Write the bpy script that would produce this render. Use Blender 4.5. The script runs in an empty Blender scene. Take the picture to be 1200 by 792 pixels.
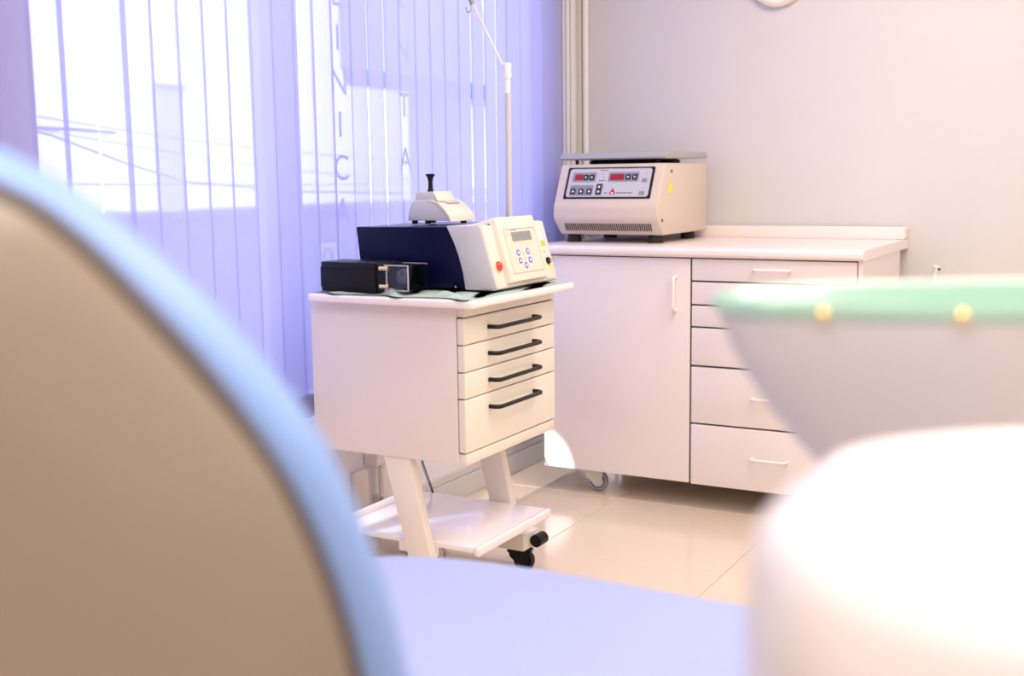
import bpy, bmesh, math, random
from mathutils import Vector, Matrix
random.seed(4)
C = bpy.context.scene.collection
S = bpy.context.scene
PI = math.pi

# ------------------------------------------------------------------ camera
F_PX = 1367.85
AX_R = Vector((0.87346, 0.48672, -0.01308)); YAW, PIT, ROL = 0.50858553, 0.13707894, -0.01320754
cy, sy, cp, sp = math.cos(YAW), math.sin(YAW), math.cos(PIT), math.sin(PIT)
fwd = Vector((-sy*cp, cy*cp, -sp)); rt0 = Vector((cy, sy, 0)); up0 = rt0.cross(fwd)
cr, sr = math.cos(ROL), math.sin(ROL)
AX_R = rt0*cr + up0*sr; AX_U = -rt0*sr + up0*cr
cd = bpy.data.cameras.new('camera'); cam = bpy.data.objects.new('camera', cd); C.objects.link(cam)
m = Matrix.Identity(4)
for i in range(3):
    m[i][0] = AX_R[i]; m[i][1] = AX_U[i]; m[i][2] = -fwd[i]
m[2][3] = 1.15
cam.matrix_world = m
cd.sensor_width = 36; cd.sensor_fit = 'HORIZONTAL'; cd.lens = F_PX/1200*36
cd.clip_start = 0.02
cd.dof.use_dof = True; cd.dof.focus_distance = 3.4; cd.dof.aperture_fstop = 2.6
S.camera = cam

# ------------------------------------------------------------------ world and lights
w = bpy.data.worlds.new('world'); S.world = w; w.use_nodes = True
bg = w.node_tree.nodes['Background']; bg.inputs[0].default_value = (0.76, 0.81, 1.0, 1); bg.inputs[1].default_value = 3.2
S.view_settings.view_transform = 'Standard'; S.view_settings.look = 'None'
S.view_settings.exposure = 0.29; S.view_settings.gamma = 1.0; S.view_settings.use_curve_mapping = False

def area(name, loc, size, power, col, aim=None, sizey=None):
    l = bpy.data.lights.new(name, 'AREA'); l.energy = power; l.color = col; l.size = size
    if sizey: l.shape = 'RECTANGLE'; l.size_y = sizey
    o = bpy.data.objects.new(name, l); C.objects.link(o); o.location = loc
    d = (Vector(aim) - Vector(loc)) if aim else Vector((0, 0, -1))
    o.rotation_euler = d.to_track_quat('-Z', 'Y').to_euler()
    return o
def spot(name, loc, aim, power, col, deg, blend=.3, r=.03):
    l = bpy.data.lights.new(name, 'SPOT'); l.energy = power; l.color = col; l.spot_size = math.radians(deg); l.spot_blend = blend
    l.shadow_soft_size = r
    o = bpy.data.objects.new(name, l); C.objects.link(o); o.location = loc
    o.rotation_euler = (Vector(aim)-Vector(loc)).to_track_quat('-Z', 'Y').to_euler()
WARM = (1.0, .87, .78)
area('ceiling_light_front', (-0.2, 2.7, 2.66), 1.6, 42, WARM)
area('fill_light_rear', (-0.2, -0.2, 2.66), 1.6, 46, (1.0, .9, .84))  # unseen fill added overhead to brighten the vertical faces towards the camera
area('ceiling_light_side', (1.5, 1.6, 2.66), 1.4, 26, WARM)
spot('ceiling_spotlight', (-0.55, 3.3, 2.6), (-1.0, 4.45, 1.55), 12, (1.0, .78, .66), 60, 1.0, .08)
spot('ceiling_spotlight', (0.25, 0.9, 2.6), (0.12, 0.62, 1.0), 130, (1.0, .95, .9), 24, .6, .08)
spot('sun_patch_spot', (-1.90, -1.3, 0.92), (-1.998, 3.73, 0.078), 1900, (1.0, .93, .95), 3.9, .2, .015)  # unseen narrow spot added to throw the sun patch on cabinet and floor

# ------------------------------------------------------------------ materials
def mat(name, col, rough=.5, metal=0, bump=0, bscale=200, var=0, vscale=8, coat=0, spec=.5, trans=0, emis=None, es=1):
    k = bpy.data.materials.new(name); k.use_nodes = True; nt = k.node_tree; N = nt.nodes; L = nt.links
    b = N['Principled BSDF']; b.inputs['Base Color'].default_value = (*col, 1)
    b.inputs['Roughness'].default_value = rough; b.inputs['Metallic'].default_value = metal
    b.inputs['Specular IOR Level'].default_value = spec; b.inputs['Coat Weight'].default_value = coat
    b.inputs['Coat Roughness'].default_value = .05; b.inputs['Transmission Weight'].default_value = trans
    tc = N.new('ShaderNodeTexCoord')
    if var:
        n = N.new('ShaderNodeTexNoise'); n.inputs['Scale'].default_value = vscale; n.inputs['Detail'].default_value = 4
        L.new(tc.outputs['Object'], n.inputs['Vector'])
        mx = N.new('ShaderNodeMix'); mx.data_type = 'RGBA'
        mx.inputs['A'].default_value = (*[c*(1-var) for c in col], 1); mx.inputs['B'].default_value = (*[min(1, c*(1+var)) for c in col], 1)
        L.new(n.outputs['Fac'], mx.inputs['Factor']); L.new(mx.outputs['Result'], b.inputs['Base Color'])
    if bump:
        n2 = N.new('ShaderNodeTexNoise'); n2.inputs['Scale'].default_value = bscale
        L.new(tc.outputs['Object'], n2.inputs['Vector'])
        bm = N.new('ShaderNodeBump'); bm.inputs['Strength'].default_value = bump; bm.inputs['Distance'].default_value = .002
        L.new(n2.outputs['Fac'], bm.inputs['Height']); L.new(bm.outputs['Normal'], b.inputs['Normal'])
    if emis:
        b.inputs['Emission Color'].default_value = (*emis, 1); b.inputs['Emission Strength'].default_value = es
    return k
M = dict(
    wall=mat('wall_paint', (.70, .685, .685), .8, bump=.15, bscale=120, var=.015),
    wallw=mat('window_wall_paint', (.86, .82, .84), .8, bump=.15, bscale=120),
    ceil=mat('ceiling_paint', (.85, .83, .8), .9),
    tile=mat('floor_tile', (.80, .67, .52), .16, var=.05, vscale=3, coat=.3),
    grout=mat('grout', (.60, .52, .43), .9),
    base=mat('baseboard_paint', (.66, .64, .63), .45),
    lam=mat('white_laminate', (.86, .79, .765), .22, coat=.5, var=.01),
    lamtop=mat('worktop_laminate', (.92, .83, .79), .3, coat=.3),
    dark=mat('dark_gap', (.10, .07, .06), .9),
    cart=mat('cart_side_laminate', (.84, .76, .74), .3, coat=.25),
    cartf=mat('cart_drawer_lacquer', (.84, .79, .69), .22, coat=.4),
    carttop=mat('cart_top_lacquer', (.93, .87, .85), .25, coat=.4),
    handle=mat('dark_handle', (.010, .009, .009), .4, spec=.3),
    whandle=mat('white_plastic_handle', (.95, .87, .78), .3),
    frame=mat('cream_lacquered_steel', (.86, .79, .72), .35),
    shelf=mat('white_shelf', (.9, .85, .87), .25, coat=.5),
    black=mat('black_plastic', (.006, .006, .008), .4, spec=.25),
    blackm=mat('black_rubber', (.02, .02, .02), .7),
    grey=mat('grey_rubber', (.36, .39, .46), .6),
    hub=mat('caster_hub', (.78, .77, .7), .4),
    navy=mat('navy_casing', (.004, .005, .036), .22, spec=.1),
    grw=mat('pale_grey_casing', (.63, .62, .64), .4),
    cream=mat('cream_plastic', (.84, .76, .66), .4),
    creamp=mat('cream_membrane', (.78, .71, .62), .45),
    lcd=mat('grey_display', (.27, .29, .27), .2),
    blue=mat('blue_ring', (.08, .2, .75), .4),
    white=mat('white_plastic', (.9, .89, .88), .35),
    red=mat('red_button', (.85, .04, .02), .2, coat=.6),
    orange=mat('orange_label', (.95, .55, .05), .5),
    yellow=mat('yellow_label', (.95, .85, .02), .5),
    metal=mat('bright_metal', (.75, .74, .72), .25, metal=1),
    brass=mat('brass_screw_and_glint', (1.0, .78, .35), .18, metal=1),  # thumb screws, and the beads that imitate glints on the bowl rim
    beige=mat('beige_casing', (.70, .60, .50), .45, bump=.08, bscale=900),
    lid=mat('grey_lid', (.40, .41, .42), .4),
    pgrey=mat('panel_grey', (.56, .56, .60), .4),
    pdark=mat('panel_dark_grey', (.27, .27, .30), .4),
    text=mat('dark_print', (.12, .1, .1), .6),
    redl=mat('red_display', (.30, .008, .012), .2, emis=(.8, .02, .03), es=.06),
    redp=mat('red_print', (.6, .01, .03), .5),
    cloth=mat('mint_cloth', (.80, .97, .90), .85, bump=.4, bscale=600),
    chairb=mat('blue_upholstery', (.26, .42, .80), .5, bump=.06, bscale=500),
    seatb=mat('pale_blue_upholstery', (.36, .425, .72), .45, bump=.06, bscale=500),
    shell=mat('beige_chair_shell', (.345, .285, .22), .38, coat=.15),
    seam=mat('dark_seam', (.12, .1, .1), .7),
    unit=mat('white_unit_shell', (.70, .65, .65), .35, coat=.2),
    bowl=mat('frosted_bowl', (.68, .65, .67), .45),
    chrome=mat('chrome', (.85, .85, .85), .1, metal=1),
    trim=mat('beige_trim', (.62, .59, .50), .5),
    outwall=mat('outdoor_wall', (.40, .38, .56), .9, var=.03, vscale=2),
    outb=mat('far_facade', (.56, .54, .64), .9, var=.03),
    outb2=mat('grey_facade', (.36, .35, .45), .9, var=.03),
    towerm=mat('tower_facade', (.85, .84, .9), .9, var=.03),
    ground=mat('outdoor_ground', (.5, .49, .55), .9, var=.05),
    cable=mat('cable', (.30, .30, .42), .8),
    letter=mat('blue_film_letter', (.10, .16, .60), .6),
    beadm=mat('bead_plastic', (.45, .45, .50), .4),
    wframe=mat('window_frame_paint', (.66, .64, .72), .4),
    clock=mat('cream_fitting', (.80, .75, .64), .5),
)
def glassmat(name, col, op, rough=.02):
    k = bpy.data.materials.new(name); k.use_nodes = True; nt = k.node_tree; N = nt.nodes; L = nt.links; N.clear()
    o = N.new('ShaderNodeOutputMaterial'); t = N.new('ShaderNodeBsdfTransparent'); t.inputs[0].default_value = (*col, 1)
    g = N.new('ShaderNodeBsdfGlossy'); g.inputs['Roughness'].default_value = rough
    fr = N.new('ShaderNodeFresnel'); fr.inputs['IOR'].default_value = op
    mx = N.new('ShaderNodeMixShader'); L.new(fr.outputs[0], mx.inputs[0]); L.new(t.outputs[0], mx.inputs[1]); L.new(g.outputs[0], mx.inputs[2])
    L.new(mx.outputs[0], o.inputs[0]); return k
M['glass'] = glassmat('window_glass', (.96, .97, 1), 1.08)
M['clear'] = glassmat('clear_plastic', (.80, .82, .84), 1.5, .08)
def mintglass():
    k = bpy.data.materials.new('mint_glass'); k.use_nodes = True; b = k.node_tree.nodes['Principled BSDF']
    b.inputs['Base Color'].default_value = (.47, .77, .63, 1); b.inputs['Roughness'].default_value = .28
    b.inputs['Coat Weight'].default_value = .8; b.inputs['Transmission Weight'].default_value = .15
    b.inputs['Subsurface Weight'].default_value = 0
    return k
M['mint'] = mintglass()
def slatmat(name, tcol, dens):
    # sheer woven fabric: its holes close up when seen or lit at a slant
    k = bpy.data.materials.new(name); k.use_nodes = True; nt = k.node_tree; N = nt.nodes; L = nt.links; N.clear()
    o = N.new('ShaderNodeOutputMaterial')
    t = N.new('ShaderNodeBsdfTransparent'); t.inputs[0].default_value = (.95, .95, 1, 1)
    tr = N.new('ShaderNodeBsdfTranslucent'); tr.inputs[0].default_value = (*tcol, 1)
    df = N.new('ShaderNodeBsdfDiffuse'); df.inputs[0].default_value = (*tcol, 1)
    wv = N.new('ShaderNodeTexNoise'); wv.inputs['Scale'].default_value = 260
    tc = N.new('ShaderNodeTexCoord'); mp = N.new('ShaderNodeMapping'); mp.inputs['Scale'].default_value = (1, 1, .25)
    L.new(tc.outputs['Object'], mp.inputs[0]); L.new(mp.outputs[0], wv.inputs['Vector'])
    lw = N.new('ShaderNodeLayerWeight'); lw.inputs['Blend'].default_value = .5
    mr = N.new('ShaderNodeMapRange'); mr.inputs['From Min'].default_value = .25; mr.inputs['From Max'].default_value = .56
    mr.inputs['To Min'].default_value = dens; mr.inputs['To Max'].default_value = dens*.35
    L.new(lw.outputs['Facing'], mr.inputs['Value'])
    mm = N.new('ShaderNodeMath'); mm.operation = 'MULTIPLY_ADD'; mm.inputs[1].default_value = .06; mm.inputs[2].default_value = -.03
    ad = N.new('ShaderNodeMath'); ad.operation = 'ADD'; ad.use_clamp = True
    L.new(wv.outputs['Fac'], mm.inputs[0]); L.new(mm.outputs[0], ad.inputs[0]); L.new(mr.outputs[0], ad.inputs[1])
    m1 = N.new('ShaderNodeMixShader'); m1.inputs[0].default_value = .45
    L.new(df.outputs[0], m1.inputs[1]); L.new(tr.outputs[0], m1.inputs[2])
    m2 = N.new('ShaderNodeMixShader'); L.new(ad.outputs[0], m2.inputs[0]); L.new(m1.outputs[0], m2.inputs[1]); L.new(t.outputs[0], m2.inputs[2])
    L.new(m2.outputs[0], o.inputs[0]); return k
M['slat'] = slatmat('sheer_slat_fabric', (.51, .525, .88), .225)
M['pocket'] = slatmat('slat_pocket_fabric', (.50, .48, .66), .05)

# ------------------------------------------------------------------ helpers
def obj(name, bm, mtl, parent=None, smooth=False, xf=None):
    me = bpy.data.meshes.new(name); bmesh.ops.recalc_face_normals(bm, faces=bm.faces); bm.to_mesh(me); bm.free()
    me.materials.append(M[mtl] if isinstance(mtl, str) else mtl)
    o = bpy.data.objects.new(name, me); C.objects.link(o)
    if smooth:
        me.shade_smooth()
        try: me.set_sharp_from_angle(angle=math.radians(38))
        except Exception: pass
    if parent is not None:
        o.parent = parent
        off = Vector((0, 0, 0)); p = parent
        while p is not None: off += p.location; p = p.parent
        o.matrix_parent_inverse = Matrix.Identity(4); me.transform(Matrix.Translation(-off))
    return o
def thing(name, label, cat, loc=(0, 0, 0), group=None, kind=None):
    o = bpy.data.objects.new(name, None); C.objects.link(o); o.location = loc; o.empty_display_size = .1
    if label: o['label'] = label
    if cat: o['category'] = cat
    if group: o['group'] = group
    if kind: o['kind'] = kind
    return o
def tag(o, label=None, cat=None, group=None, kind=None):
    for k, v in (('label', label), ('category', cat), ('group', group), ('kind', kind)):
        if v: o[k] = v
    return o
def box(x0, x1, y0, y1, z0, z1, bev=0, seg=2, bm=None):
    b = bm or bmesh.new()
    r = bmesh.ops.create_cube(b, size=1, matrix=Matrix.Translation(((x0+x1)/2, (y0+y1)/2, (z0+z1)/2)) @ Matrix.Diagonal((x1-x0, y1-y0, z1-z0, 1)))
    if bev:
        es = list({e for v in r['verts'] for e in v.link_edges})
        bmesh.ops.bevel(b, geom=es, offset=bev, segments=seg, affect='EDGES', profile=.5)
    return b
def cyl(p0, p1, r0, r1=None, n=20, bm=None, cap=True):
    b = bm or bmesh.new(); p0 = Vector(p0); p1 = Vector(p1); d = p1-p0
    mtx = Matrix.Translation((p0+p1)/2) @ d.to_track_quat('Z', 'Y').to_matrix().to_4x4()
    bmesh.ops.create_cone(b, cap_ends=cap, segments=n, radius1=r0, radius2=r0 if r1 is None else r1, depth=d.length, matrix=mtx)
    return b
def tube(pts, r, n=10, bm=None, closed=False):
    b = bm or bmesh.new(); pts = [Vector(p) for p in pts]; rings = []; prev = None
    for i, p in enumerate(pts):
        a = pts[max(i-1, 0)]; c = pts[min(i+1, len(pts)-1)]; t = (c-a).normalized()
        if prev is None: x = t.orthogonal().normalized()
        else:
            x = (prev - t*prev.dot(t)).normalized()
        prev = x; y = t.cross(x); rr = r[i] if isinstance(r, (list, tuple)) else r
        rings.append([b.verts.new(p + (x*math.cos(2*PI*k/n)+y*math.sin(2*PI*k/n))*rr) for k in range(n)])
    for i in range(len(rings)-1):
        for k in range(n): b.faces.new((rings[i][k], rings[i][(k+1) % n], rings[i+1][(k+1) % n], rings[i+1][k]))
    b.faces.new(rings[0]); b.faces.new(rings[-1][::-1]); return b
def lathe(prof, mtx=None, n=40, bm=None, sx=1, sy=1):
    b = bm or bmesh.new(); rings = []
    for r, z in prof:
        if r < 1e-6: rings.append([b.verts.new((0, 0, z))])
        else: rings.append([b.verts.new((r*sx*math.cos(2*PI*k/n), r*sy*math.sin(2*PI*k/n), z)) for k in range(n)])
    for i in range(len(rings)-1):
        A, B = rings[i], rings[i+1]
        for k in range(n):
            k2 = (k+1) % n
            if len(A) == 1 and len(B) == 1: continue
            if len(A) == 1: b.faces.new((A[0], B[k], B[k2]))
            elif len(B) == 1: b.faces.new((A[k], A[k2], B[0]))
            else: b.faces.new((A[k], A[k2], B[k2], B[k]))
    if mtx is not None: bmesh.ops.transform(b, matrix=mtx, verts=b.verts)
    return b
def prism(poly, axis, a0, a1, bev=0, seg=2, bm=None):
    """poly: list of 2D points; axis 'y': (x,z) extruded along y; 'x': (y,z) along x; 'z': (x,y) along z"""
    b = bm or bmesh.new()
    def P(u, v, a): return {'y': (u, a, v), 'x': (a, u, v), 'z': (u, v, a)}[axis]
    A = [b.verts.new(P(u, v, a0)) for u, v in poly]; B = [b.verts.new(P(u, v, a1)) for u, v in poly]
    n = len(poly); fs = [b.faces.new(A), b.faces.new(B[::-1])]
    for i in range(n): fs.append(b.faces.new((A[i], B[i], B[(i+1) % n], A[(i+1) % n])))
    bmesh.ops.recalc_face_normals(b, faces=fs)
    if bev:
        es = list({e for f in fs for e in f.edges}); bmesh.ops.bevel(b, geom=es, offset=bev, segments=seg, affect='EDGES', profile=.5, clamp_overlap=True)
    return b
def rrect(x0, x1, y0, y1, r, n=6):
    pts = []
    for cx, cyy, a0 in ((x1-r, y1-r, 0), (x0+r, y1-r, 90), (x0+r, y0+r, 180), (x1-r, y0+r, 270)):
        for i in range(n+1):
            a = math.radians(a0+90*i/n); pts.append((cx+r*math.cos(a), cyy+r*math.sin(a)))
    return pts
def frame(o, ex, ey):
    """matrix: local x,y,z -> ex, ey, ex x ey at o"""
    ex = Vector(ex).normalized(); ez = ex.cross(Vector(ey)).normalized(); ey = ez.cross(ex)
    mm = Matrix.Identity(4)
    for i in range(3): mm[i][0] = ex[i]; mm[i][1] = ey[i]; mm[i][2] = ez[i]; mm[i][3] = o[i]
    return mm
def xf(bm, mtx):
    bmesh.ops.transform(bm, matrix=mtx, verts=bm.verts); return bm
def textmesh(name, s, size, mtx, mtl, parent, ext=.0004, align='CENTER'):
    cu = bpy.data.curves.new(name, 'FONT'); cu.body = s; cu.size = size; cu.extrude = ext; cu.align_x = align; cu.align_y = 'CENTER'
    t = bpy.data.objects.new(name, cu); dg = bpy.context.evaluated_depsgraph_get()
    C.objects.link(t); bpy.context.view_layer.update()
    me = bpy.data.meshes.new_from_object(t.evaluated_get(bpy.context.evaluated_depsgraph_get()))
    bpy.data.objects.remove(t); me.name = name
    bm = bmesh.new(); bm.from_mesh(me); xf(bm, mtx); bpy.data.meshes.remove(me)
    return obj(name, bm, mtl, parent)

# ================================================================== THE SETTING
XW, YB = -2.18, 4.455
# floor of polished tiles
fl = obj('floor', box(XW-.2, 2.6, -2.1, YB+.1, -.06, -.0035), 'grout'); fl['kind'] = 'structure'
T = .598; x0t = -2.26; y0t = 3.75-6*.6
tile_me = None
for i in range(9):
    for j in range(-4, 8):
        xa = x0t+i*.6; ya = y0t+j*.6
        if ya > YB or xa > 2.6: continue
        xb = min(xa+T, 2.6); yb = min(ya+T, YB+.02); xa2 = max(xa, XW-.02)
        full = (xb-xa2 > .59 and yb-ya > .59)
        if full and tile_me is not None:
            o = bpy.data.objects.new('tile', tile_me); C.objects.link(o); o.parent = fl; o.location = (xa, ya, 0)
        else:
            b = box(0, xb-xa2, 0, yb-ya, -.012, 0, .0012, 1)
            me = bpy.data.meshes.new('tile'); b.to_mesh(me); b.free(); me.materials.append(M['tile'])
            o = bpy.data.objects.new('tile', me); C.objects.link(o); o.parent = fl; o.location = (xa2, ya, 0)
            if full: tile_me = me
tag(obj('ceiling', box(XW-.2, 2.6, -2.1, YB+.1, 2.7, 2.8), 'ceil'), kind='structure')
tag(obj('wall_back', box(XW-.2, 2.6, YB, YB+.12, 0, 2.7), 'wall'), kind='structure')
tag(obj('wall_rear', box(XW-.2, 2.6, -2.2, -2.1, 0, 2.7), 'wall'), kind='structure')
tag(obj('wall_right', box(2.6, 2.7, -2.1, YB+.1, 0, 2.7), 'wall'), kind='structure')
# window wall with its opening
WY0, WY1, WZ0, WZ1 = 1.775, 4.10, .44, 2.35
b = box(XW-.2, XW, -2.1, WY0, 0, 2.7); box(XW-.2, XW, WY1, YB, 0, 2.7, bm=b)
box(XW-.2, XW, WY0, WY1, 0, WZ0, bm=b); box(XW-.2, XW, WY0, WY1, WZ1, 2.7, bm=b)
tag(obj('wall_left', b, 'wallw'), kind='structure')
win = thing('window_1', None, None, (XW-.1, 2.8, WZ0), kind='structure')
b = box(-2.33, -2.27, WY0, WY0+.05, WZ0, WZ1, .004, 1); box(-2.33, -2.27, WY1-.05, WY1, WZ0, WZ1, .004, 1, b)
box(-2.33, -2.27, WY0+.05, WY1-.05, WZ0, WZ0+.05, .004, 1, b); box(-2.33, -2.27, WY0+.05, WY1-.05, WZ1-.05, WZ1, .004, 1, b)
obj('window_frame', b, 'wframe', win)
obj('mullion', box(-2.34, -2.26, 2.66, 2.78, WZ0+.05, WZ1-.05, .004, 1), 'wframe', win)
obj('rail', box(-2.325, -2.275, WY0+.05, 2.66, .595, .612, .003, 1), 'white', win)
obj('window_sill', box(-2.26, XW+.012, WY0, WY1, WZ0-.02, WZ0+.004, .004, 1), 'white', win)
for ya, yb in ((WY0+.05, 2.66), (2.78, WY1-.05)):
    obj('pane', box(-2.302, -2.298, ya, yb, WZ0+.05, WZ1-.05), 'glass', win)
FY, FZ = (0, 1, 0), (0, 0, 1)
for s, z in zip('CLINICA', (1.855, 1.722, 1.586, 1.450, 1.318, 1.182, 1.045)):
    textmesh('letter', s, .115, frame((-2.2965, 3.02, z), FY, FZ), 'letter', win)
for s, z in zip('DENTAL', (1.943, 1.76, 1.577, 1.395, 1.21, 1.03)):
    textmesh('letter', s, .115, frame((-2.2965, 3.382, z), FY, FZ), 'letter', win)
# baseboards
for n, bb in (('baseboard_left', [box(XW, XW+.014, -2.1, 4.44, 0, .078, .002, 1), box(XW, XW+.009, -2.1, 4.44, .079, .105, .003, 2)]),
              ('baseboard_back', [box(XW+.02, 2.6, YB-.014, YB, 0, .078, .002, 1), box(XW+.02, 2.6, YB-.009, YB, .079, .105, .003, 2)])):
    r_ = obj(n, bb[0], 'base'); r_['kind'] = 'structure'; obj('moulding', bb[1], 'base', r_)
# beige vertical trim in the corner of the back wall, white post beside the blind
tag(obj('trim_1', box(-2.128-.046, -2.128, YB-.03, YB, .1, 2.7, .006, 3), 'trim'), kind='structure')
tag(obj('white_strip', box(-2.126, -2.102, YB-.02, YB, .1, 2.7, .009, 4), 'white', None, True), kind='structure')  # rounded white strip set where the wall tone turns paler
tag(obj('trim_2', box(XW, XW+.03, 4.36, 4.45, .1, 2.7, .004, 2), 'white'), kind='structure')
# riser pipe under the window
pp = thing('wall_pipe', 'slim vertical pipe on the wall under the window, behind the white cart', 'pipe', (XW+.03, 2.985, 0))
obj('pipe', cyl((XW+.03, 2.985, 0), (XW+.03, 2.985, .255), .011), 'frame', pp, True)
obj('elbow', box(XW, XW+.055, 2.93, 3.01, .25, .29, .006, 2), 'frame', pp)
obj('bracket', box(XW, XW+.045, 2.972, 2.998, .12, .14, .002, 1), 'metal', pp)
obj('cover_strip', box(XW, XW+.02, 2.86, 2.93, .10, .24, .004, 2), 'frame', pp)

# ------------------------------------------------------------------ outdoors
tag(obj('ground', box(-40, XW-.21, -10, 60, -.3, -.1), 'ground'), kind='structure')
gw = thing('garden_wall', 'low lavender grey wall outside the window, seen through the blind', 'wall', (-3.35, 4, -.1))
obj('wall_body', box(-3.5, -3.3, -1, 12, -.1, 1.005), 'outwall', gw)
obj('coping', box(-3.53, -3.27, -1, 12, 1.005, 1.037, .006, 2), 'outwall', gw)
sg = thing('wall_sign', 'small white square sign with a round emblem on the wall outside', 'sign', (-3.285, 4.4, .70))
obj('plate', box(-3.299, -3.285, 4.13, 4.27, .76, .865, .003, 1), 'white', sg)
b = bmesh.new(); tube([(-3.283, 4.2+.03*math.cos(a*PI/12), .81+.03*math.sin(a*PI/12)) for a in range(25)], .005, 6, b); obj('emblem', b, 'letter', sg)
fb = thing('facade_block', 'pale lavender block building outside, right part of the window view', 'building', (-12, 22, -.1))
obj('wall_body', prism([(-9, 13.35), (-14, 21.2), (-14, 32), (-9, 32)], 'z', -.1, 6.5), 'outb', fb)
obj('roof_slab', prism([(-8.85, 13.2), (-14.2, 21.6), (-14.2, 32.2), (-8.85, 32.2)], 'z', 6.5, 6.8), 'outb2', fb)
obj('canopy', prism([(-7.5, 9.9), (-9, 12.0), (-9, 30), (-7.5, 30)], 'z', 2.3, 3.2), 'outb2', fb)
for k in range(4):
    wo = obj('window', box(-9.03, -8.98, 14.6+k*2.5, 15.9+k*2.5, 1.0, 2.2), 'towerm', fb)
tb = thing('tower_block', 'faint narrow far building behind the overhead cables', 'building', (-24, 23.5, -.1))
obj('wall_body', prism([(-24, 23.3), (-27, 26.4), (-27, 27.4), (-24, 24.4)], 'z', -.1, 3.7), 'towerm', tb)
obj('roof_slab', prism([(-23.9, 23.25), (-27.1, 26.5), (-27.1, 27.5), (-23.9, 24.5)], 'z', 3.7, 3.8), 'outb', tb)
for ck, (nm, pts, rr) in enumerate((('thick cable end highest at the left of the window', [(-6, 4.5, 1.485), (-6, 5.17, 1.48), (-6, 5.49, 1.468)], .011),
                    ('long sagging cable crossing the window view from upper left to lower right', [(-6, 4.6, 1.52), (-6, 4.99, 1.44), (-6, 5.16, 1.39), (-6, 5.58, 1.27), (-6, 6.08, 1.15), (-6, 7.22, 1.06), (-6, 9, 1.01)], .008),
                    ('almost level lowest cable just above the outside wall', [(-6, 4.5, 1.165), (-6, 5.14, 1.14), (-6, 7.22, 1.11), (-6, 9, 1.10)], .005),
                    ('thin upper cable sloping gently to the right', [(-6, 4.8, 1.56), (-6, 5.42, 1.5), (-6, 6.22, 1.43), (-6, 7.14, 1.37), (-6, 9, 1.3)], .005),
                    ('thin middle cable between the upper and the sagging one', [(-6, 4.8, 1.49), (-6, 5.17, 1.44), (-6, 5.97, 1.35), (-6, 7.13, 1.23), (-6, 9, 1.13)], .005))):
    ks_ = 1+.07*ck; pts = [(x*ks_, y*ks_, 1.15+(z-1.15)*ks_) for x, y, z in pts]
    tag(obj('overhead_cable', tube(pts, rr, 8), 'cable'), nm+' outside', 'cable', 'overhead cables outside the window')

# ------------------------------------------------------------------ vertical blind
vb = thing('vertical_blind', 'sheer lavender vertical blind hanging across the whole window wall', 'blind', (-2.12, 2.8, 2.6))
obj('headrail', box(-2.145, -2.095, 1.0, 4.27, 2.60, 2.64, .004, 2), 'white', vb)
ZB = .474
def slat_bm(wd):
    b = bmesh.new(); n = 6; cols = []
    for k in range(n+1):
        t = k/n-.5; cols.append([b.verts.new((.0010*(1-4*t*t), t*wd, z)) for z in (0, .035, 2.11)])
    for k in range(n):
        for q in range(2): b.faces.new((cols[k][q], cols[k+1][q], cols[k+1][q+1], cols[k][q+1]))
    return b
def pocket_bm(wd):
    b = bmesh.new(); n = 6
    for sx_ in (.0022, -.0012):
        cols = []
        for k in range(n+1):
            t = k/n-.5; cols.append([b.verts.new((.0010*(1-4*t*t)+sx_, t*wd, z)) for z in (-.012, .052)])
        for k in range(n): b.faces.new((cols[k][0], cols[k+1][0], cols[k+1][1], cols[k][1]))
    return b
def mk(name, b, mtl, sm=True):
    me = bpy.data.meshes.new(name); b.to_mesh(me); b.free(); me.materials.append(M[mtl])
    if sm: me.shade_smooth()
    return me
smesh = mk('slat', slat_bm(.094), 'slat'); pmesh = mk('weight_pocket', pocket_bm(.094), 'pocket')
PT = .0866
edges = [1.979+PT*k for k in range(-12, 27)]
for k in range(len(edges)-1):
    e0 = edges[k]; mid = e0+PT/2; al = random.uniform(1.2, 2.8); q = k-12
    if q == -1: mid += .008; al = 0
    if q == -2: mid -= .006; al = 0
    if q in (10, 11, 12): al = -6.0
    if q in (17, 18, 19, 20): al = -6.5
    if q > 20: al = random.uniform(5, 11)
    so = bpy.data.objects.new('slat', smesh); C.objects.link(so); so.parent = vb
    so.location = (random.uniform(-.0008, .0008), mid-2.8, ZB-2.6); so.rotation_euler = (0, 0, math.radians(-al))
    if 2.2 < e0 < 2.8 or e0 > 3.7:
        po = bpy.data.objects.new('weight_pocket', pmesh); C.objects.link(po); po.parent = so; po.location = (0, 0, .012)
# bead chain linking the slat bottoms, and the control chain at the far end
def beads(path, r, sp_, mtl, parent, name, rod):
    b = bmesh.new(); path = [Vector(p) for p in path]; carry = 0
    for a, c in zip(path, path[1:]):
        L_ = (c-a).length; s = carry
        while s < L_:
            bmesh.ops.create_icosphere(b, subdivisions=1, radius=r, matrix=Matrix.Translation(a.lerp(c, s/L_))); s += sp_
        carry = s-L_
    tube(path, rod, 5, b); return obj(name, b, mtl, parent, True)
pth = []
for k in range(15, 22):
    e0, e1 = edges[k], edges[k+1]
    for t in range(8):
        u = t/8; pth.append((-2.108, e0+.045+(e1-e0)*u, ZB+.05-.05*math.sin(PI*u)))
beads(pth, .0022, .0055, 'beadm', vb, 'bottom_bead_chain', .0007)
o_ = beads([(-2.105, 4.212, 2.6), (-2.105, 4.214, 1.0), (-2.105, 4.222, .93)], .0034, .0085, 'beadm', vb, 'control_chain', .001)
o_ = beads([(-2.105, 4.242, 2.6), (-2.105, 4.240, 1.0), (-2.105, 4.230, .93)], .0034, .0085, 'beadm', vb, 'control_chain', .001)
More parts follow.
